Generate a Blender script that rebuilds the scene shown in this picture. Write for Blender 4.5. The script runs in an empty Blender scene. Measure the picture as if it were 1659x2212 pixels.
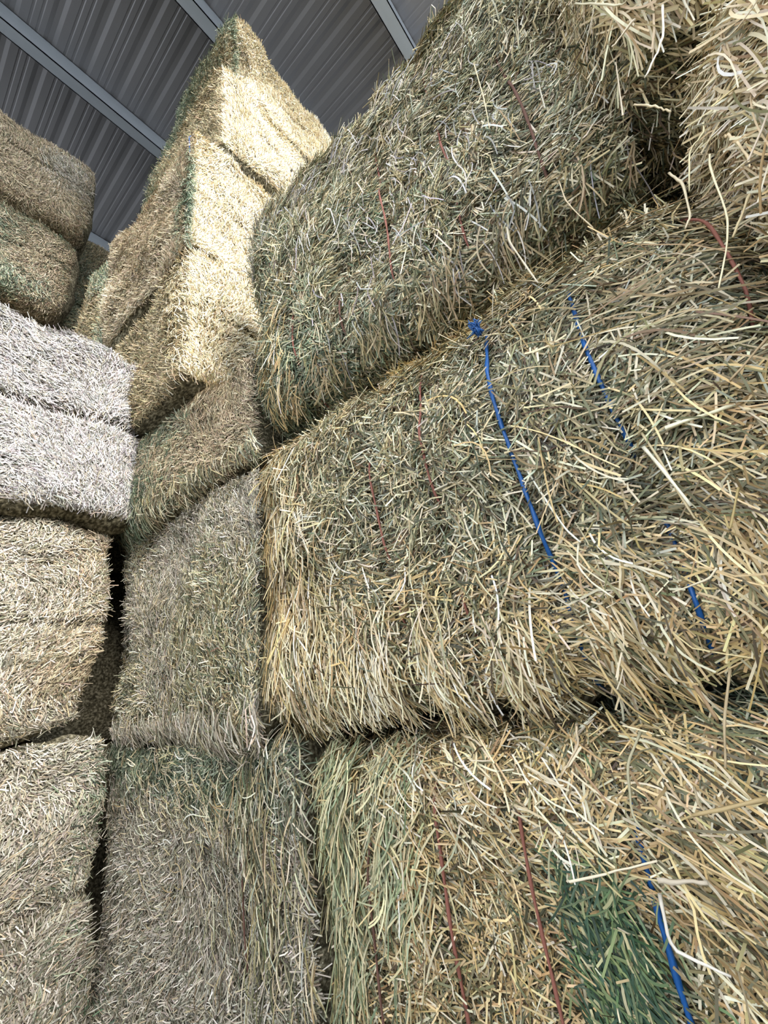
import bpy, math
import numpy as np
from mathutils import Matrix, Vector

# ------------------------------------------------------------------ camera, world, lights
scene = bpy.context.scene
col = scene.collection
S = 0.78                      # metres per layout unit (distance camera to the near stack)
GZ = -1.38                    # ground level in layout units, camera at 0
FPX = 900.0

cam_d = bpy.data.cameras.new('camera')
cam_d.sensor_fit = 'VERTICAL'
cam_d.sensor_height = 24.0
cam_d.lens = FPX / 2212.0 * 24.0
cam_d.clip_start = 0.02
cam = bpy.data.objects.new('camera', cam_d)
col.objects.link(cam)
R = Matrix(((0.63260772, -0.20146743, -0.74780903),
            (-0.76314993, -0.32666068, -0.55757958),
            (-0.13194568, 0.92341956, -0.36039792)))
cam.matrix_world = Matrix.Translation((0, 0, -GZ * S)) @ R.to_4x4()
scene.camera = cam

scene.view_settings.view_transform = 'Standard'
scene.view_settings.look = 'None'
scene.view_settings.gamma = 1.0
scene.view_settings.use_curve_mapping = False
scene.view_settings.exposure = 0.32

world = bpy.data.worlds.new('overcast_sky')
scene.world = world
world.use_nodes = True
bg = world.node_tree.nodes['Background']
bg.inputs[0].default_value = (0.90, 0.95, 1.0, 1)
bg.inputs[1].default_value = 3.1

sun_d = bpy.data.lights.new('sun', 'SUN')
sun_d.energy = 5.6
sun_d.angle = math.radians(24)
sun_d.color = (1.0, 0.96, 0.90)
sun = bpy.data.objects.new('sun', sun_d)
col.objects.link(sun)
sun.rotation_euler = Vector((0.17, 0.87, -0.46)).to_track_quat('-Z', 'Y').to_euler()

rng = np.random.default_rng(7)

# ------------------------------------------------------------------ materials
def new_mat(name):
    m = bpy.data.materials.new(name)
    m.use_nodes = True
    nt = m.node_tree
    return m, nt, nt.nodes['Principled BSDF']

def straw_material():
    m, nt, b = new_mat('straw')
    a = nt.nodes.new('ShaderNodeVertexColor'); a.layer_name = 'tint'
    nt.links.new(a.outputs['Color'], b.inputs['Base Color'])
    b.inputs['Roughness'].default_value = 0.55
    b.inputs['Specular IOR Level'].default_value = 0.35
    return m
M_STRAW = straw_material()

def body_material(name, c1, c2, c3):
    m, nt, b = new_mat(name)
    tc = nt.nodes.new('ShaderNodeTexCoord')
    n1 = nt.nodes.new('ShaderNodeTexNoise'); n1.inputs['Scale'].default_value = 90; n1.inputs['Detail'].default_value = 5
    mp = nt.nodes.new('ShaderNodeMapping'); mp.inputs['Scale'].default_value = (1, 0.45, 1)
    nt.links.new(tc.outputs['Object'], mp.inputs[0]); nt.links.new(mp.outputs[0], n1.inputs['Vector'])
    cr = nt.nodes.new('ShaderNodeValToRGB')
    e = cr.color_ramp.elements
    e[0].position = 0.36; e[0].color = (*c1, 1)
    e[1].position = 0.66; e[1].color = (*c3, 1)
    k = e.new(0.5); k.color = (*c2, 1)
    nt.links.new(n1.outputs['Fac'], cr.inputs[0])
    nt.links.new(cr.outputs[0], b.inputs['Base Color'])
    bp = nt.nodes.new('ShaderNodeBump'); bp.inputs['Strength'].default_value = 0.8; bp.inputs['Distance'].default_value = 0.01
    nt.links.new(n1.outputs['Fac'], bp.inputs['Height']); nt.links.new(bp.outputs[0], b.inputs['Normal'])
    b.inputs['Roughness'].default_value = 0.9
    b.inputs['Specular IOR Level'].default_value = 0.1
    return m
M_BODY = body_material('packed_hay', (0.045, 0.04, 0.026), (0.13, 0.115, 0.075), (0.34, 0.31, 0.22))  # body darkened so the gaps between stalks carry shade in their colour

def plain(name, c, rough=0.6, metal=0.0, noise=None):
    m, nt, b = new_mat(name)
    b.inputs['Base Color'].default_value = (*c, 1)
    b.inputs['Roughness'].default_value = rough
    b.inputs['Metallic'].default_value = metal
    if noise:
        sc, amt, st = noise
        tc = nt.nodes.new('ShaderNodeTexCoord')
        mp = nt.nodes.new('ShaderNodeMapping'); mp.inputs['Scale'].default_value = st
        n = nt.nodes.new('ShaderNodeTexNoise'); n.inputs['Scale'].default_value = sc; n.inputs['Detail'].default_value = 4
        nt.links.new(tc.outputs['Object'], mp.inputs[0]); nt.links.new(mp.outputs[0], n.inputs['Vector'])
        mx = nt.nodes.new('ShaderNodeMix'); mx.data_type = 'RGBA'
        mx.inputs['A'].default_value = tuple(v * (1 - amt) for v in c) + (1,)
        mx.inputs['B'].default_value = tuple(min(1, v * (1 + amt)) for v in c) + (1,)
        nt.links.new(n.outputs['Fac'], mx.inputs['Factor'])
        nt.links.new(mx.outputs['Result'], b.inputs['Base Color'])
    return m
M_BLUE = plain('blue_twine', (0.012, 0.105, 0.36), 0.45, 0, (300, 0.35, (1, 1, 0.2)))
M_RED = plain('red_twine', (0.30, 0.115, 0.085), 0.7, 0, (300, 0.3, (1, 1, 0.2)))
M_BROWN = plain('brown_twine', (0.16, 0.08, 0.06), 0.8, 0, (300, 0.3, (1, 1, 0.2)))
M_ROOF = plain('roof_sheet', (0.185, 0.185, 0.195), 0.5, 0.3, (3, 0.12, (1, 0.1, 1)))
M_STEEL = plain('galvanised_steel', (0.36, 0.40, 0.44), 0.42, 0.5, (9, 0.12, (0.2, 1, 1)))
M_DIRT = plain('dirt', (0.20, 0.18, 0.14), 0.95, 0, (6, 0.3, (1, 1, 1)))
M_WALL = plain('wall_sheet', (0.30, 0.31, 0.33), 0.6, 0.2, (3, 0.1, (1, 1, 1)))

# ------------------------------------------------------------------ mesh helpers
def mesh_np(name, V, F, mats, smooth=True, colors=None):
    """V (n,3), F (m,4) quads"""
    me = bpy.data.meshes.new(name)
    V = np.ascontiguousarray(V, dtype=np.float32); F = np.ascontiguousarray(F, dtype=np.int32)
    k = F.shape[1]
    me.vertices.add(len(V)); me.vertices.foreach_set('co', V.ravel())
    me.loops.add(F.size); me.loops.foreach_set('vertex_index', F.ravel())
    me.polygons.add(len(F)); me.polygons.foreach_set('loop_start', np.arange(0, F.size, k, dtype=np.int32))
    me.update(calc_edges=True)
    for m in (mats if isinstance(mats, (list, tuple)) else [mats]): me.materials.append(m)
    me.polygons.foreach_set('use_smooth', np.full(len(F), smooth, dtype=bool))
    if colors is not None:
        at = me.color_attributes.new('tint', 'BYTE_COLOR', 'POINT')
        c = np.ones((len(V), 4), dtype=np.float32); c[:, :3] = np.clip(colors, 0, 1)
        at.data.foreach_set('color_srgb', c.ravel())
    return me

def obj(name, me, parent=None, kind=None):
    o = bpy.data.objects.new(name, me); col.objects.link(o)
    if parent is not None: o.parent = parent
    if kind: o['kind'] = kind
    return o

def box_vf(x0, x1, y0, y1, z0, z1):
    V = [(x, y, z) for x in (x0, x1) for y in (y0, y1) for z in (z0, z1)]
    F = [(0, 1, 3, 2), (4, 6, 7, 5), (0, 4, 5, 1), (2, 3, 7, 6), (0, 2, 6, 4), (1, 5, 7, 3)]
    return V, F

def joinvf(parts):
    V = []; F = []
    for v, f in parts:
        n = len(V); V += list(v); F += [tuple(i + n for i in q) for q in f]
    return np.array(V, float), np.array(F, int)

def tube(pts, r, nseg=7):
    pts = np.asarray(pts, float); n = len(pts)
    t = np.gradient(pts, axis=0); t /= np.linalg.norm(t, axis=1)[:, None]
    a = np.array([0.31, 0.2, 0.05]); 
    if abs(t[0] @ a) > 0.9 * np.linalg.norm(a): a = np.array([0, 1, 0.1])
    u = np.cross(t, a); u /= np.linalg.norm(u, axis=1)[:, None]
    w = np.cross(t, u)
    ang = np.linspace(0, 2 * np.pi, nseg, endpoint=False)
    tw = np.arange(n) * 0.5                      # lay of the cord
    r = np.broadcast_to(r, (n,))
    V = []
    for i in range(n):
        rr = r[i] * (1 + 0.22 * np.cos(2 * (ang + tw[i])))
        V.append(pts[i] + rr[:, None] * (np.cos(ang)[:, None] * u[i] + np.sin(ang)[:, None] * w[i]))
    V = np.concatenate(V)
    F = []
    for i in range(n - 1):
        for j in range(nseg):
            k = (j + 1) % nseg
            F.append((i * nseg + j, i * nseg + k, (i + 1) * nseg + k, (i + 1) * nseg + j))
    for base, sgn in ((0, 1), ((n - 1) * nseg, -1)):     # close the ends
        c = len(V); V = np.vstack([V, V[base:base + nseg].mean(0)])
        for j in range(0, nseg - 1, 2):
            F.append((c, base + j, base + j + 1, base + (j + 2) % nseg))
    return V, np.array(F)

class Noise:
    """smooth random field: a sum of randomly turned waves"""
    def __init__(s, seed, n=26):
        g = np.random.default_rng(seed)
        k = g.normal(size=(n, 3)); k /= np.linalg.norm(k, axis=1)[:, None]
        s.k = k * g.uniform(0.6, 1.6, (n, 1)); s.p = g.uniform(0, 6.28, n); s.n = n
    def __call__(s, P, f):
        return np.sin(P @ (s.k.T * f) + s.p).sum(1) / math.sqrt(s.n / 2)

# ------------------------------------------------------------------ straw builder
PAL = {   # sRGB straw colours and their weights
    'fawn':  [((190, 173, 146), 3), ((160, 143, 118), 3), ((208, 194, 168), 2), ((132, 124, 100), 2), ((106, 96, 76), 1)],
    'sage':  [((176, 182, 150), 2.4), ((208, 202, 164), 3), ((142, 152, 122), 2), ((224, 210, 170), 3), ((104, 114, 90), 1.6)],
    'chaff': [((150, 150, 130), 3), ((112, 118, 100), 3), ((182, 178, 160), 2), ((74, 80, 66), 2), ((140, 124, 94), 1.5), ((100, 96, 100), .8)],
    'tan':   [((232, 208, 160), 3.6), ((206, 178, 128), 3), ((238, 228, 200), 2.4), ((146, 138, 104), 2), ((158, 134, 96), 1.6), ((118, 118, 92), 2), ((84, 74, 54), 1.4)],
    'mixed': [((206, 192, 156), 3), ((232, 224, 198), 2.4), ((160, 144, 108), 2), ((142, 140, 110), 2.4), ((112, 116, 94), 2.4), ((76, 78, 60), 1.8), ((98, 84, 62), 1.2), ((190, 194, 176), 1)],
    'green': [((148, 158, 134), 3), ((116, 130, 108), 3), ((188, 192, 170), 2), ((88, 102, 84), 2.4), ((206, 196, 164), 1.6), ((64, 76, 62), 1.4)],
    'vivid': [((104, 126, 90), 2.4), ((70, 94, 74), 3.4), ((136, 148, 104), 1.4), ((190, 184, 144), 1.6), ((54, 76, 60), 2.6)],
    'gold':  [((244, 232, 204), 4), ((230, 214, 180), 4), ((206, 188, 150), 2.6), ((178, 156, 116), 1.4), ((146, 142, 112), 1), ((252, 246, 228), 2.4)],
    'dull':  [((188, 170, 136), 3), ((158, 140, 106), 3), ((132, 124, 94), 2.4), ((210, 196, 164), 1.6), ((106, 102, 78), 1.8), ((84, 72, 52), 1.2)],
    'grey':  [((204, 196, 180), 3), ((178, 170, 154), 3), ((226, 220, 208), 2), ((150, 146, 130), 2), ((134, 126, 110), 1.8), ((198, 182, 154), 1.4), ((104, 102, 88), 1.4)],
    'pale':  [((200, 195, 192), 3), ((174, 171, 173), 3), ((222, 218, 216), 2), ((150, 146, 142), 2), ((212, 200, 182), 1.4), ((146, 146, 144), 1.4)],
}
def pick(pal, n, g):
    c = np.array([p[0] for p in PAL[pal]], float) / 255; w = np.array([p[1] for p in PAL[pal]], float)
    i = g.choice(len(c), n, p=w / w.sum())
    return c[i] * g.normal(1, 0.07, (n, 1)) + g.normal(0, 0.012, (n, 3))

def straw_vf(C, T, N, L, W, g, curve=0.12, kink=0.25, rings=4, thick=0.5):
    """triangular stalks: C centres, T directions, N outward normals"""
    n = len(C)
    B = np.cross(N, T); B /= np.linalg.norm(B, axis=1)[:, None] + 1e-9
    s = np.linspace(-1, 1, rings)
    k1 = g.normal(0, curve, n) * L; k2 = g.normal(0, curve * 0.6, n) * L
    kk = np.where(g.random(n) < kink, g.normal(0, 0.22, n), 0) * L; kp = g.uniform(-0.5, 0.5, n)
    P = np.empty((n, rings, 3))
    for i, si in enumerate(s):
        lat = k1 * (si * si - 0.33) + kk * np.maximum(si - kp, 0)
        out = -np.abs(k2) * (si * si - 0.33)
        P[:, i] = C + T * (0.5 * L * si)[:, None] + B * lat[:, None] + N * out[:, None]
    roll = g.uniform(0, 6.28, n)
    V = np.empty((n, rings, 3, 3))
    for i, si in enumerate(s):
        t = P[:, min(i + 1, rings - 1)] - P[:, max(i - 1, 0)]
        t /= np.linalg.norm(t, axis=1)[:, None] + 1e-9
        u = np.cross(t, N); u /= np.linalg.norm(u, axis=1)[:, None] + 1e-9
        w = np.cross(u, t)
        wid = W * (1 - 0.12 * max(0, si))
        for j in range(3):
            a = roll * 0.15 + j * 2.0944
            V[:, i, j] = P[:, i] + u * (0.5 * wid * np.cos(a))[:, None] + w * (0.5 * thick * wid * np.sin(a))[:, None]
    base = np.arange(n)[:, None, None, None] * (rings * 3)
    q = []
    for i in range(rings - 1):
        for j in range(3):
            k = (j + 1) % 3
            q.append((i * 3 + j, i * 3 + k, (i + 1) * 3 + k, (i + 1) * 3 + j))
    q = np.array(q)
    F = (base[:, 0, 0, 0][:, None, None] + q[None]).reshape(-1, 4)
    return V.reshape(-1, 3), F

class Bale:
    def __init__(s, dims, seed, r=0.09, bulge=0.028, grooves=(), crease=0.0, eat=0.0):
        s.h = np.array(dims) / 2; s.r = r; s.N = Noise(seed); s.N2 = Noise(seed + 500)
        s.bulge = bulge; s.grooves = grooves; s.crease = crease; s.eat = eat; s.g = np.random.default_rng(seed)
    def surf(s, P, fine=True):
        q = np.clip(P, -(s.h - s.r), s.h - s.r)
        d = P - q; n = d / (np.linalg.norm(d, axis=1)[:, None] + 1e-9)
        X = q + n * s.r
        disp = s.bulge * s.N(X, 3.2)
        if fine:
            disp = disp + 0.011 * s.N2(X, 13) + 0.005 * s.N(X, 38)
        if s.crease:      # the long sides are pressed in along the middle
            disp = disp - s.crease * np.exp(-((X[:, 2] - 0.02 * s.N(X * [1, 0, 0], 2.5)) / 0.022) ** 2) * (np.abs(n[:, 1]) > 0.5)
        if s.eat:
            disp = disp - s.eat * np.exp(-((X[:, 0] - s.h[0]) ** 2 + (X[:, 2] + s.h[2] - 0.05) ** 2) / 0.16 ** 2)
        for gy in s.grooves:
            disp = disp - (0.026 if fine else 0.012) * np.exp(-((X[:, 1] - gy - 0.006 * np.sin(X[:, 2] * 9)) / 0.030) ** 2) * (n[:, 0] < 0.3)
        return X + n * disp[:, None], n
    def body(s, res=0.02):
        Vs = []; Fs = []; off = 0
        for ax in range(3):
            for sg in (-1, 1):
                b, c = [(1, 2), (0, 2), (0, 1)][ax]
                nb = max(6, int(2 * s.h[b] / res)); nc = max(6, int(2 * s.h[c] / res))
                U, Wv = np.meshgrid(np.linspace(-s.h[b], s.h[b], nb), np.linspace(-s.h[c], s.h[c], nc), indexing='ij')
                P = np.zeros((nb * nc, 3)); P[:, ax] = sg * s.h[ax]; P[:, b] = U.ravel(); P[:, c] = Wv.ravel()
                X, n = s.surf(P); Vs.append(X)
                i = np.arange(nb * nc).reshape(nb, nc)
                f = np.stack([i[:-1, :-1], i[1:, :-1], i[1:, 1:], i[:-1, 1:]], -1).reshape(-1, 4)
                if (sg < 0) != (ax == 1): f = f[:, ::-1]
                Fs.append(f + off); off += nb * nc
        return np.concatenate(Vs), np.concatenate(Fs)
    def sample(s, face, n, lo=(-1, -1), hi=(1, 1)):
        ax, sg = {'-x': (0, -1), '-y': (1, -1), '+z': (2, 1), '-z': (2, -1), '+y': (1, 1), '+x': (0, 1)}[face]
        b, c = [(1, 2), (0, 2), (0, 1)][ax]
        P = np.zeros((n, 3)); P[:, ax] = sg * s.h[ax]
        P[:, b] = s.g.uniform(lo[0], hi[0], n) * s.h[b]; P[:, c] = s.g.uniform(lo[1], hi[1], n) * s.h[c]
        return P

def rot_in_plane(T, N, a):
    B = np.cross(N, T)
    return T * np.cos(a)[:, None] + B * np.sin(a)[:, None]

def norm(v): return v / (np.linalg.norm(v, axis=1)[:, None] + 1e-9)

def build_bale(label, x0, y0, y1, z0, z1, ln=3.0, seed=0, rz=0.0, pal='mixed', pal2='green', patch=0.25, faces=('-x',),
               dens=20000, L=(0.035, 0.09), W=(0.0022, 0.0048), stub=0.12, strings=(), r=0.09, bulge=0.026, side=1.0,
               group=None, extra=(), tilt=(0, 0), xr=None, hide=False, lo=(-1, -1), hi=(1, 1), sidelo=(-1, -1), sidehi=(1, 1),
               spread=0.55, main=0.4, crease=0.0, eat=0.0, stray=(), knot=None, palx=None, cmix=0.65):
    """front face at x0 (layout units); returns (root, bale)"""
    dims = np.array([ln, y1 - y0, z1 - z0]) * S
    root = bpy.data.objects.new('hay_bale', None); col.objects.link(root)
    root.empty_display_size = 0.2
    cx, cy = (x0 + ln / 2) * S, (y0 + y1) / 2 * S
    zb = (z0 - GZ) * S
    pivot = Vector((x0 * S, cy, 0))
    rot = Matrix.Rotation(rz, 4, 'Z')
    c = pivot + rot.to_3x3() @ Vector((ln / 2 * S, 0, 0))
    root.matrix_world = Matrix.Translation((c.x, c.y, zb)) @ rot @ Matrix.Rotation(tilt[0], 4, 'X') @ Matrix.Rotation(tilt[1], 4, 'Y')
    root['label'] = label; root['category'] = 'hay bale'
    root['group'] = group or 'hay bales in the barn'
    gs = [st[0] * S - cy for st in strings]
    B = Bale(dims, seed * 17 + 3, r=r, bulge=bulge, grooves=gs, crease=crease, eat=eat)
    up = np.array([0, 0, dims[2] / 2])
    V, F = B.body(0.06 if hide else 0.025)
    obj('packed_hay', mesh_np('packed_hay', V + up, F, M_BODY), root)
    g = B.g
    if hide: return root, B
    Vs = []; Fs = []; Cs = []; off = 0
    def add(Vx, Fx, Cc, rings):
        nonlocal off
        Vs.append(Vx); Fs.append(Fx + off); off += len(Vx)
        Cs.append(np.repeat(Cc, rings * 3, axis=0))
    for face in faces:
        ax = {'x': 0, 'y': 1, 'z': 2}[face[1]]
        b, cc = [(1, 2), (0, 2), (0, 1)][ax]
        flo, fhi = (lo, hi) if face == '-x' else (sidelo, sidehi)
        area = dims[b] * dims[cc] * (fhi[0] - flo[0]) / 2 * (fhi[1] - flo[1]) / 2
        n = int(area * dens * (side if face != '-x' else 1))
        P = B.sample(face, n, flo, fhi)
        X, Nn = B.surf(P)
        T0 = np.zeros((n, 3)); T0[:, 2 if ax != 2 else 0] = 1.0
        T = norm(T0 - Nn * (T0 * Nn).sum(1)[:, None] + 1e-4)
        ang = main + 1.3 * B.N2(X, 5.5) + 0.35 * B.N(X, 16) + g.normal(0, spread, n)
        T = rot_in_plane(T, Nn, ang)
        st = g.random(n) < (stub if face == '-x' else min(0.9, stub * 2.0))
        lift = np.where(st, g.uniform(0.35, 1.15, n), g.normal(0.0, 0.13, n))
        T = T * np.cos(lift)[:, None] + Nn * np.sin(lift)[:, None]
        Ls = g.uniform(L[0], L[1], n) * np.where(g.random(n) < 0.12, 1.7, 1.0)
        Ls = np.where(st, Ls * 0.6, Ls)
        Ws = g.uniform(W[0], W[1], n)
        o = g.uniform(-0.003, 0.013, n) + np.where(st, np.sin(lift) * Ls * 0.35, 0)
        for gy in gs:        # the tie pulls the hay in
            o = np.where((np.abs(X[:, 1] - gy) < 0.012) & (face == '-x'), np.minimum(o, g.uniform(-0.004, 0.004, n)), o)
        C = X + Nn * o[:, None]
        pn = B.N(X, 4.2) * 0.5 + B.N2(X, 10) * 0.25 + g.normal(0, 0.25, n)
        isg = pn > (1.0 - 2.0 * patch)
        colr = np.where(isg[:, None], pick(pal2, n, g), pick(palx if (palx and face == '-x') else pal, n, g))  # palx: separate end palette, duller where it stands for shade
        Vx, Fx = straw_vf(C, T, Nn, Ls, Ws, g, rings=3)
        add(Vx, Fx, colr, 3)
        # chaff: short broken leaf between the stalks
        m = int(n * 0.85)
        P = B.sample(face, m, flo, fhi); X, Nn = B.surf(P)
        T = norm(g.normal(size=(m, 3)) - Nn * 0.0); T = norm(T - Nn * (0.8 * (T * Nn).sum(1))[:, None])
        C = X + Nn * g.uniform(-0.002, 0.008, m)[:, None]
        Vx, Fx = straw_vf(C, T, Nn, g.uniform(0.008, 0.026, m), g.uniform(0.0015, 0.0045, m), g, rings=2)
        add(Vx, Fx, np.where((g.random(m) < cmix)[:, None], pick('chaff', m, g), pick(pal, m, g)), 2)
    obj('loose_straw', mesh_np('loose_straw', np.concatenate(Vs) + up, np.concatenate(Fs), M_STRAW, smooth=False, colors=np.concatenate(Cs)), root, 'stuff')
    # wisps: (y, z, half spread y, half spread z, count, angle, length, palette, lift)  in layout units on the front face
    Vs = []; Fs = []; Cs = []; off = 0
    for (wy, wz, sy, sz, cnt, ang, ln_, wp, lf) in extra:
        y = (wy + g.normal(0, sy, cnt)) * S - cy; z = (wz + g.normal(0, sz, cnt) - z0) * S - dims[2] / 2
        if gs:
            near = np.abs(y[:, None] - np.array(gs)[None]).min(1) < 0.035
            kp_ = ~(near & (g.random(cnt) < 0.85)); y = y[kp_]; z = z[kp_]; cnt = len(y)
        y = np.clip(y, -B.h[1], B.h[1]); z = np.clip(z, -B.h[2], B.h[2])
        P = np.stack([np.full(cnt, -B.h[0]), y, z], 1); X, Nn = B.surf(P)
        T0 = np.tile([0, 0, -1.0], (cnt, 1)); T = norm(T0 - Nn * (T0 * Nn).sum(1)[:, None] + 1e-4)
        T = rot_in_plane(T, Nn, g.normal(ang, 0.28, cnt))
        lift = g.normal(lf, 0.12, cnt)
        T = T * np.cos(lift)[:, None] + Nn * np.sin(lift)[:, None]
        Ls = g.uniform(0.6, 1.25, cnt) * ln_
        C = X + Nn * (g.uniform(0.006, 0.024, cnt) + np.sin(np.abs(lift)) * Ls * 0.4)[:, None]
        Vx, Fx = straw_vf(C, T, Nn, Ls, g.uniform(0.0025, 0.005, cnt), g, curve=0.10, kink=0.3, rings=7)
        add(Vx, Fx, pick(wp, cnt, g), 7)
    if Vs:
        obj('long_wisps', mesh_np('long_wisps', np.concatenate(Vs) + up, np.concatenate(Fs), M_STRAW, smooth=False, colors=np.concatenate(Cs)), root, 'stuff')
    if stray:
        inv = root.matrix_world.inverted(); Vp = []; Fp = []; Cp = []; o2 = 0
        for (wmm, X0, pl) in stray:
            P = np.array([inv @ Vector((X0 * S, a * S, (b - GZ) * S)) for a, b in pl])
            t = np.linspace(0, len(P) - 1, 4 * len(P))
            P = np.stack([np.interp(t, np.arange(len(P)), P[:, a]) for a in range(3)], 1)
            Q = P.copy(); Q[1:-1] = (P[:-2] + 2 * P[1:-1] + P[2:]) / 4; Q[1:-1, 0] += g.normal(0, 0.0015, len(Q) - 2)
            Vx, Fx = tube(Q, wmm * 0.00042 * np.linspace(1, 0.7, len(Q)), 6)
            Vp.append(Vx); Fp.append(Fx + o2); o2 += len(Vx)
            Cp.append(np.tile(pick('gold', 1, g), (len(Vx), 1)))
        obj('stray_straws', mesh_np('stray_straws', np.concatenate(Vp), np.concatenate(Fp), M_STRAW, colors=np.concatenate(Cp)), root, 'stuff')
    for (ys, colour, rr, *vis) in strings:
        zz = np.linspace(-B.h[2] - 0.0, B.h[2] + 0.0, 80)
        yy = ys * S - cy + 0.006 * np.sin(zz * 9)
        top = np.linspace(-B.h[0], -B.h[0] + 0.3, 14)
        Pm = np.concatenate([
            np.stack([top[::-1], np.full(14, yy[0]), np.full(14, -B.h[2])], 1),
            np.stack([np.full(80, -B.h[0]), yy, zz], 1),
            np.stack([top, np.full(14, yy[-1]), np.full(14, B.h[2])], 1)])
        X, Nn = B.surf(Pm, fine=False)
        k = np.ones(5) / 5
        wz = (X[:, 2] + dims[2] / 2) / S + z0          # the cord surfaces where the photo shows it and sinks in elsewhere
        up_ = np.zeros(len(X))
        for a, b_ in vis: up_ = np.maximum(up_, 1 / (1 + np.exp(-(np.minimum(wz - a, b_ - wz)) / 0.02)))
        X = X + Nn * (-0.014 + (0.037 if seed in (2, 3) else 0.032) * up_ + 0.0015 * np.sin(np.arange(len(X)) * 0.33 + ys * 40))[:, None]
        Xs = X.copy()
        for a in range(3): Xs[2:-2, a] = np.convolve(X[:, a], k, 'valid')
        keep = np.r_[True, np.linalg.norm(np.diff(Xs, axis=0), axis=1) > 1e-3]
        Vt, Ft = tube(Xs[keep] + up, rr)
        t = obj('twine', mesh_np('twine', Vt, Ft, {'blue': M_BLUE, 'red': M_RED, 'brown': M_BROWN}[colour]), root)
        if knot and colour == 'blue' and abs(ys - knot[0]) < 0.02:
            kp = np.array(root.matrix_world.inverted() @ Vector((0.945 * S, knot[0] * S, (knot[1] - GZ) * S)))
            Vk = []; Fk = []; o3 = 0
            for q in range(34):
                d0 = np.array([g.normal(-0.2, .2), g.normal(0.25, .3), g.normal(0.75, .3)]); d0 /= np.linalg.norm(d0)
                ll = g.uniform(.012, .03)
                pts = [kp + g.normal(0, .004, 3) + d0 * ll * a + np.array([0, g.normal(0, .002), g.normal(0, .002)]) for a in (-0.4, 0, .3, .65, 1)]
                Vx, Fx = tube(pts, g.uniform(.0008, .0018), 6)
                Vk.append(Vx); Fk.append(Fx + o3); o3 += len(Vx)
            kn = obj('frayed_knot', mesh_np('frayed_knot', np.concatenate(Vk), np.concatenate(Fk), M_BLUE), t)
        t['label'] = {'blue': 'blue plastic twine', 'red': 'faded red twine', 'brown': 'dark reddish brown twine'}[colour]
    return root, B

# ------------------------------------------------------------------ barn shell
def structure(name, V, F, m, smooth=False):
    o = obj(name, mesh_np(name, V, F, m, smooth), None, 'structure'); return o

V, F = joinvf([box_vf(-9.4, 8.6, -9, 9.4, -0.1, 0.0)])
structure('floor', V, F, M_DIRT)

ROOF0 = 8.0                                   # height above the camera at y = 0, layout units
SL = 0.12
def roof_z(y): return (ROOF0 - GZ + SL * y) * S   # y in layout units
# ribbed roof sheet, ribs run along y
RX0, RX1, RY0, RY1 = -12.0, 11.0, -1.6, 12.0
pitch = 0.40
prof = []
x = RX0
while x < RX1:
    prof += [(x, 0.0), (x + 0.045, 0.018), (x + 0.095, 0.018), (x + 0.14, 0.0), (x + 0.222, 0.0), (x + 0.232, 0.006), (x + 0.250, 0.006), (x + 0.26, 0.0), (x + 0.31, 0.0), (x + 0.32, 0.006), (x + 0.338, 0.006), (x + 0.348, 0.0)]
    x += pitch
prof = np.array(prof); npf = len(prof)
ysr = np.array([RY0, RY1])
V = []
for dz in (0.0, 0.012):
    for yv in ysr:
        for (px, pz) in prof: V.append((px * S, yv * S, roof_z(yv) + (pz + dz) * S))
V = np.array(V); F = []
for k in range(2):
    o0 = k * 2 * npf
    for i in range(npf - 1):
        q = (o0 + i, o0 + i + 1, o0 + npf + i + 1, o0 + npf + i); F.append(q if k else q[::-1])
structure('ceiling', V, np.array(F), M_ROOF)

def purlin(yv):
    """galvanised C-section rail under the sheet"""
    h, w, t, lip = 0.30, 0.17, 0.012, 0.05
    zt = roof_z(yv) / S - 0.005
    P = [(yv - 0, yv + t, zt - h, zt), (yv, yv + w, zt - h, zt - h + t), (yv, yv + w, zt - t, zt), (yv + w - t, yv + w, zt - h, zt - h + lip), (yv + w, yv + w + 0.02, zt - h - 0.0, zt - h + 0.012)]
    V, F = joinvf([box_vf(RX0 * S, RX1 * S, a * S, b * S, c * S, d * S) for a, b, c, d in P[:4]])
    o = obj('roof_purlin', mesh_np('roof_purlin', V, F, M_STEEL, False))
    return o
PL = [(-1.2, None), (0.78, 'galvanised steel roof rail nearest the tall near hay bale'), (2.60, 'galvanised steel roof rail meeting the top bale of the pale stack'),
      (4.55, 'long galvanised steel roof rail crossing the upper left corner'), (7.2, 'galvanised steel roof rail low behind the far left stack')]
for yv, lab in PL[1:]:
    o = purlin(yv); o['label'] = lab; o['category'] = 'roof beam'; o['group'] = 'steel roof rails'

# unseen low sheet wall added behind the camera to shade the lower bales
V, F = joinvf([box_vf(-9, 8, -2.85, -2.8, 0, 3.2)])
structure('shade_wall_back', V, F, M_WALL)

# unseen sheet walls added at far end and right to darken the roof
V, F = joinvf([box_vf(-9.4, 8.6, 12.0 * S, 12.0 * S + 0.04, 0, roof_z(12.0))])
structure('shade_wall_far', V, F, M_WALL)
V, F = joinvf([box_vf(8.56, 8.6, -1.6 * S, 12.0 * S, 0, roof_z(-1.6))])
structure('shade_wall_right', V, F, M_WALL)

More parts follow.
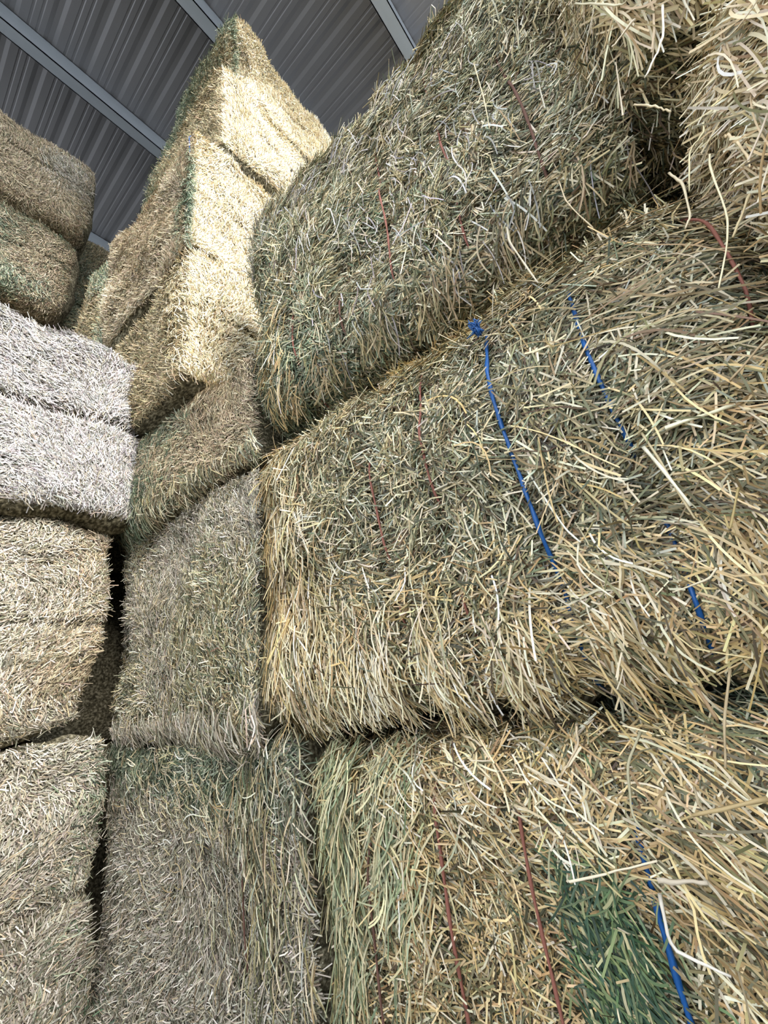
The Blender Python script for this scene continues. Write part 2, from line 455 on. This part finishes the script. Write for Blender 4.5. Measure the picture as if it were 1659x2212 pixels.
# ------------------------------------------------------------------ the near stack
# single long stalks lying over the faces: width in mm, distance, (y, z) points
STRAY = [
    (5.5, 0.93, [(0.127, 1.112), (0.134, 1.063), (0.118, 0.962), (0.102, 0.874)]),
    (4.0, 0.88, [(-0.263, 0.863), (-0.254, 0.840), (-0.237, 0.707), (-0.217, 0.652), (-0.175, 0.571)]),
    (5.0, 0.86, [(-0.287, 0.865), (-0.295, 0.839), (-0.296, 0.788), (-0.290, 0.763)]),
    (3.5, 0.84, [(-0.351, 0.864), (-0.313, 0.830), (-0.292, 0.815)]),
    (4.0, 0.88, [(-0.280, 0.944), (-0.273, 0.922), (-0.242, 0.904), (-0.211, 0.812)]),
    (3.5, 0.82, [(-0.170, 1.038), (-0.187, 1.116), (-0.204, 1.193)]),
    (5.0, 0.90, [(-0.204, 0.905), (-0.213, 0.852), (-0.198, 0.771), (-0.182, 0.752)]),
    (4.5, 0.94, [(0.015, 0.776), (0.024, 0.719), (0.034, 0.632)]),
    (6.0, 0.90, [(-0.167, 1.568), (-0.160, 1.493)]),
    (5.0, 0.80, [(-0.259, 1.233), (-0.207, 1.215)]),
    (4.5, 0.78, [(-0.295, 1.175), (-0.270, 1.097), (-0.248, 1.068), (-0.218, 1.037)]),
    (5.0, 0.86, [(-0.270, 0.709), (-0.223, 0.645)]),
    (3.5, 0.94, [(-0.025, 1.147), (-0.020, 1.064), (-0.049, 0.935)]),
    (4.0, 0.95, [(0.058, 1.891), (0.070, 1.668), (0.084, 1.546)]),
    (4.0, 0.95, [(0.040, 1.581), (0.028, 1.486), (0.021, 1.402)]),
    (4.0, 0.80, [(-0.193, 1.441), (-0.252, 1.310), (-0.268, 1.302)]),
    (4.0, 0.84, [(-0.198, 1.069), (-0.227, 1.018), (-0.239, 0.981)]),
    (5.0, 0.94, [(0.262, 0.409), (0.244, 0.335), (0.217, 0.240), (0.196, 0.204)]),
    (7.0, 0.92, [(0.026, 0.350), (0.009, 0.285), (-0.007, 0.210)]),
    (4.5, 0.93, [(0.198, 0.203), (0.214, 0.159), (0.197, 0.116), (0.167, 0.080)]),
    (3.5, 0.94, [(0.170, 0.168), (0.163, 0.132), (0.189, 0.081)]),
    (5.0, 0.93, [(0.020, 0.385), (0.009, 0.309), (0.002, 0.239), (-0.005, 0.188)]),
    (4.0, 0.93, [(-0.006, 0.095), (0.011, 0.079), (0.070, 0.069)]),
    (4.0, 0.95, [(0.058, 0.559), (0.045, 0.462), (0.045, 0.388)]),
    (3.5, 0.95, [(0.054, 0.726), (0.052, 0.646), (0.053, 0.630)]),
    (4.5, 0.90, [(-0.205, 0.453), (-0.133, 0.403)]),
    (8.0, 0.92, [(-0.019, 0.370), (-0.127, 0.365)]),
    (4.0, 0.92, [(-0.080, 0.218), (-0.043, 0.149), (-0.046, 0.179)]),
    (5.0, 0.92, [(-0.000, 0.277), (-0.052, 0.267), (-0.121, 0.276)]),
    (5.0, 0.96, [(0.200, -0.160), (0.240, -0.213), (0.259, -0.297), (0.232, -0.330)]),
    (4.5, 0.93, [(0.032, -0.067), (0.065, -0.138), (0.089, -0.211)]),
    (7.0, 0.93, [(0.050, -0.251), (0.158, -0.280)]),
    (6.0, 0.96, [(0.250, -0.407), (0.258, -0.481), (0.183, -0.499)]),
    (4.0, 1.00, [(0.872, -0.518), (0.882, -0.609)]),
    (8.0, 0.95, [(0.245, -0.385), (0.171, -0.378)]),
    (3.5, 1.00, [(0.765, -0.599), (0.740, -0.684)]),
    (4.0, 0.98, [(0.428, -0.240), (0.398, -0.273), (0.308, -0.354)]),
    (4.5, 0.97, [(0.316, -0.145), (0.322, -0.183), (0.376, -0.241)]),
    (7.0, 0.94, [(0.090, -0.088), (0.076, -0.143)]),
    (4.5, 0.97, [(0.408, -0.416), (0.241, -0.364)]),
    (4.0, 0.95, [(0.144, -0.244), (0.147, -0.271), (0.134, -0.289)]),
]
RD, BL, BR = 'red', 'blue', 'brown'
G1 = 'bales of the near right stack'
build_bale('big near bale on top, with thin dark red twines, its upper edge against the roof', 0.96, -0.30, 1.42, 1.07, 2.62, seed=1,
           faces=('-x', '+y', '-z'), sidelo=(-1, -1), sidehi=(-0.6, 1), side=0.8, pal='mixed', pal2='green', patch=0.34, dens=21000, r=0.19, bulge=0.03, spread=0.65, main=-0.7, group=G1,
           strings=[(-0.01, BR, .0034, (1.30, 1.80)), (0.26, RD, .0030, (1.25, 1.52), (1.72, 1.86)), (0.545, RD, .0030, (1.30, 1.90)), (0.80, BR, .003, (1.28, 1.47)), (1.06, RD, .0028, (1.30, 1.6))],
           extra=[(0.55, 1.1, 0.5, 0.06, 260, -0.3, 0.11, 'dull', 0.2), (1.2, 1.3, 0.1, 0.25, 260, -0.3, 0.09, 'tan', 0.15), (0.4, 1.7, .5, .4, 350, 0.1, 0.12, 'pale', 0.15),
                  (0.9, 2.25, .35, .1, 220, 1.6, 0.09, 'pale', 0.3)])
build_bale('near bale at eye level tied with two bright blue twines and several red ones', 1.0, -0.32, 1.42, -0.17, 1.0, seed=2,
           faces=('-x', '+z'), sidelo=(-1, -1), sidehi=(-0.7, 1), side=0.8, pal='tan', pal2='mixed', patch=0.35, dens=21000, r=0.17, bulge=0.026, spread=0.75, main=0.9, group=G1, L=(0.035, 0.095), stray=STRAY, knot=(0.285, 0.86),
           strings=[(-0.22, RD, .0026, (0.54, 0.84)), (0.05, BL, .0042, (0.37, 0.68), (0.03, 0.07)), (0.285, BL, .0042, (0.19, 0.76)), (0.525, RD, .0030, (0.42, 0.70), (0.1, 0.2)), (0.735, RD, .0026, (0.3, 0.66), (0.13, 0.2))],
           extra=[(1.35, 0.35, 0.10, 0.34, 1300, 0.15, 0.13, 'tan', 0.15), (1.2, 0.3, 0.1, 0.3, 500, 0.1, 0.12, 'gold', 0.1), (0.75, -0.02, 0.35, 0.12, 900, 0.1, 0.11, 'gold', 0.1), (0.1, -0.1, 0.3, 0.07, 340, 0.3, 0.13, 'tan', 0.15),
                  (0.0, 0.25, 0.25, 0.25, 260, 0.5, 0.14, 'tan', 0.15), (-0.1, 0.75, .18, .15, 220, 1.2, .13, 'dull', .15)])
build_bale('bottom near bale with a bright green patch beside its blue twine', 1.04, -0.34, 1.26, GZ, -0.19, seed=3,
           faces=('-x', '+z'), sidelo=(-1, -1), sidehi=(-0.7, 1), side=0.8, pal='tan', pal2='green', patch=0.36, dens=20000, r=0.10, bulge=0.022, spread=0.9, main=0.6, group=G1, L=(0.04, 0.10), lo=(-1, -0.1),
           strings=[(0.272, BL, .0046, (-1.0, -0.29)), (0.515, RD, .0030, (-1.0, -0.28)), (0.75, RD, .0034, (-1.0, -0.28)), (1.01, BR, .0026, (-1, -0.45))],
           extra=[(1.0, -0.4, 0.1, 0.14, 600, -0.35, 0.12, 'sage', 0.08), (1.15, -0.6, 0.1, 0.2, 500, 0.0, 0.14, 'sage', 0.08), (0.38, -0.58, 0.05, 0.07, 900, 0.2, 0.06, 'vivid', 0.05), (0.38, -0.56, 0.06, 0.08, 500, 1.1, 0.05, 'vivid', 0.1), (0.36, -0.44, 0.05, 0.03, 60, -0.5, 0.09, 'vivid', 0.2),
                  (0.1, -0.4, 0.12, 0.15, 260, 0.9, 0.13, 'tan', 0.12), (0.6, -0.3, 0.25, 0.1, 240, 0.9, 0.10, 'gold', 0.1)])
build_bale('overhanging bale in the top right corner with pale straw spilling over a dark hollow', 0.80, -1.75, -0.22, 1.26, 2.7, seed=4,
           faces=('-x', '-z', '+y'), sidelo=(-1, -1), sidehi=(-0.6, 1), lo=(0, -1), side=0.9, pal='gold', pal2='mixed', patch=0.3, dens=17000, r=0.14, bulge=0.035, group='bales of the stack at the right edge', L=(0.04, 0.1),  # gold palette puts the sunlight on this bale into its straw colour
           extra=[(-0.36, 1.3, 0.12, 0.1, 420, 0.1, 0.15, 'gold', 0.25)])
build_bale('bale at the right edge under the overhanging one, beyond a red twine', 0.85, -1.9, -0.35, -0.17, 1.14, seed=5,
           faces=('-x', '+z', '+y'), sidelo=(-1, -1), sidehi=(-0.6, 1), lo=(0, -1), side=0.9, pal='gold', pal2='tan', patch=0.4, dens=17000, r=0.09, bulge=0.03, group='bales of the stack at the right edge', L=(0.05, 0.12),  # gold straw here stands in for sun falling on the bale
           extra=[(-0.42, 0.85, 0.05, 0.15, 240, 0.3, 0.16, 'gold', 0.25)])
build_bale('bale standing on the floor beneath the right edge stack', 1.0, -1.9, -0.38, GZ, -0.19, seed=55, hide=True, group='bales of the stack at the right edge')

# ------------------------------------------------------------------ the second column
G2 = 'bales of the second column'
fine = dict(L=(0.022, 0.06), W=(0.0022, 0.0042))
build_bale('bottom bale of the second column, between the green edged near bale and the left stack', 1.03, 1.262, 2.86, GZ, -0.165, seed=6, pal='grey', pal2='green', patch=0.33, dens=24000, group=G2, lo=(-1, -0.95),
           strings=[(1.63, BR, .0025, (-.9, -.5))], r=.05, extra=[(1.5, -0.5, 0.15, 0.25, 700, 0.1, 0.10, 'mixed', 0.08), (2.2, -.35, .3, .15, 300, 1.2, .08, 'gold', .1)], main=0.3, **fine)
build_bale('middle bale of the second column beside the long hanging straw of the near stack', 0.985, 1.425, 2.88, -0.17, 1.01, seed=7, pal='grey', pal2='mixed', patch=0.5, dens=25000, group=G2, r=.06,
           faces=('-x', '+z'), sidelo=(-1, -1), sidehi=(-0.7, 1), main=0.8, extra=[(2.1, -0.13, .5, .04, 900, .2, .08, 'grey', .05)], **fine)
build_bale('low greyish bale of the second column, directly under the bright pale stack', 0.985, 1.43, 2.84, 0.99, 1.64, seed=8, pal='fawn', pal2='green', patch=0.35, dens=25000, group=G2, r=.07,
           faces=('-x', '+z'), sidelo=(-1, -1), sidehi=(-0.5, 1), main=0.8, extra=[(2.6, 1.1, .1, .1, 420, .3, .1, 'green', .15), (2.1, 1.06, .5, .04, 600, .2, .08, 'mixed', .08)], **fine)
G3 = 'bales of the tall pale stack'
far = dict(L=(0.022, 0.055), W=(0.0028, 0.0048), faces=('-x', '-y'), dens=17000, stub=0.3, r=.09, bulge=.03, group=G3, crease=.02, cmix=.15)
build_bale('lowest bright bale of the tall pale stack, wedged behind the big near bale', 0.84, 1.84, 3.25, 1.65, 2.70, seed=9, pal='gold', pal2='dull', patch=0.12, palx='dull', extra=[(1.95, 2.2, .06, .25, 400, .5, .07, 'gold', .3)], **far)
build_bale('bright bale with a green left end, second from the bottom of the tall pale stack', 0.80, 1.84, 3.25, 2.72, 4.03, seed=10, pal='gold', pal2='gold', patch=0.2, palx='fawn', strings=[(1.95, BL, .004, (3.7, 4.2))],
           extra=[(1.93, 3.25, .06, .2, 1500, .5, .08, 'green', .3)], **far)
build_bale('pale bale third from the bottom of the tall stack, a dark gap under its corner', 1.02, 1.84, 3.35, 4.07, 5.2, seed=11, rz=0.03, pal='gold', pal2='dull', patch=0.15, palx='dull',
           extra=[(3.1, 4.8, .2, .3, 500, .5, .1, 'green', .3)], **far)
build_bale('topmost bale of the tall pale stack with a dark green end touching the roof rail', 1.17, 1.84, 3.35, 5.22, 6.28, seed=12, pal='gold', pal2='dull', patch=0.12, palx='green',
           extra=[(2.4, 5.8, .5, .3, 2200, .5, .08, 'green', .3)], **far)
G4 = 'bales behind the tall pale stack'
back = dict(L=(0.022, 0.06), W=(0.003, 0.005), dens=15000, stub=0.25, r=.12, bulge=.035, group=G4)
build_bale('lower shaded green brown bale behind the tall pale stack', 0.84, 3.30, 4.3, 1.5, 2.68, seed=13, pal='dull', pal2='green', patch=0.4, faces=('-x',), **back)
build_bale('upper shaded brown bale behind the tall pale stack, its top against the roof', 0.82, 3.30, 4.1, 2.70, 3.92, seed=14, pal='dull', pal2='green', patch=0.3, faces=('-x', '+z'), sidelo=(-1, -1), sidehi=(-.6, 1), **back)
hid = 'bale hidden low behind the two left stacks'
for k, (a, b) in enumerate(((GZ, -0.19), (-0.17, 1.0))):
    build_bale(hid, 1.0, 3.72, 4.35, a, b, seed=60 + k, hide=True, group='hidden supporting bales')
build_bale(hid, 1.0, 3.4, 4.35, 1.02, 1.48, seed=63, hide=True, group='hidden supporting bales')
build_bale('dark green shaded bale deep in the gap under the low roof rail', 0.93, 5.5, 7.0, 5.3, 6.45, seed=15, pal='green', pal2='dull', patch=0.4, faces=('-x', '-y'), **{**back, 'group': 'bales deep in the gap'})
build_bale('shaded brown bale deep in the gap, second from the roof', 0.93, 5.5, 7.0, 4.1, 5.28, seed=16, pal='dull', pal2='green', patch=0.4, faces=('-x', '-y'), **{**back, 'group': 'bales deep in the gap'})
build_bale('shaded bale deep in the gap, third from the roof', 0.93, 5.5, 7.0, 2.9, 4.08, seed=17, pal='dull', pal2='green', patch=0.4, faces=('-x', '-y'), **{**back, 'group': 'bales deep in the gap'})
for k, (a, b) in enumerate(((GZ, -0.2), (-0.18, 1.35), (1.37, 2.88))):
    build_bale(hid, 0.95, 5.5, 7.0, a, b, seed=70 + k, hide=True, group='hidden supporting bales')

# ------------------------------------------------------------------ left stacks: long faces towards the camera
def left_bale(label, xr, y0, z0, z1, depth=0.95, ln=3.0, **kw):
    return build_bale(label, xr - ln, y0, y0 + depth, z0, z1, ln=ln, **kw)
G5 = 'bales of the near left stack'
nl = dict(faces=('-y', '+x'), group=G5, stub=0.16, r=.07, bulge=.018)

nl.update(sidelo=(0.12, -1), sidehi=(1, 1), dens=21000, L=(0.025, 0.065), W=(0.0024, 0.0046))
nl.update(crease=.03, cmix=.3)
left_bale('top bale of the near left stack, pale grey with a sagging middle crease', 0.975, 2.52, 1.04, 2.20, seed=20, pal='pale', pal2='grey', patch=0.3, main=.6, **{**nl, 'crease': .05})
left_bale('middle bale of the near left stack, its lower corner broken away over a black hole', 0.89, 2.68, -0.07, 1.035, seed=22, pal='grey', pal2='fawn', patch=0.2, main=0.1, eat=.11, **nl)
left_bale('bottom bale of the near left stack with blue green wisps at its top corner', 0.975, 2.70, GZ, -0.075, seed=24, pal='grey', pal2='green', patch=0.25, main=0.3, **nl)
G6 = 'bales of the far left stack'
fl = dict(crease=.03, faces=('-y', '+x', '-z'), group=G6, stub=0.2, r=.15, bulge=.03, sidelo=(0.35, -1), sidehi=(1, 1), dens=13000, L=(0.025, 0.06), W=(0.0035, 0.0055))
left_bale('topmost brown bale of the far left stack under the roof', 0.82, 4.36, 5.30, 6.55, depth=1.5, seed=30, pal='fawn', pal2='grey', patch=0.25, **fl)
left_bale('greenish bale of the far left stack, second from its top', 0.79, 4.56, 4.20, 5.22, depth=1.5, seed=31, pal='fawn', pal2='green', patch=0.35, **fl)
left_bale('third bale down the far left stack, mostly behind the pale grey near left stack', 0.72, 4.75, 2.95, 4.12, depth=1.5, seed=32, pal='fawn', pal2='grey', patch=0.45, **fl)
for k, (a, b) in enumerate(((GZ, -0.2), (-0.18, 1.35), (1.37, 2.93))):
    left_bale(hid, 0.72, 4.7, a, b, depth=1.3, seed=80 + k, hide=True, group='hidden supporting bales')
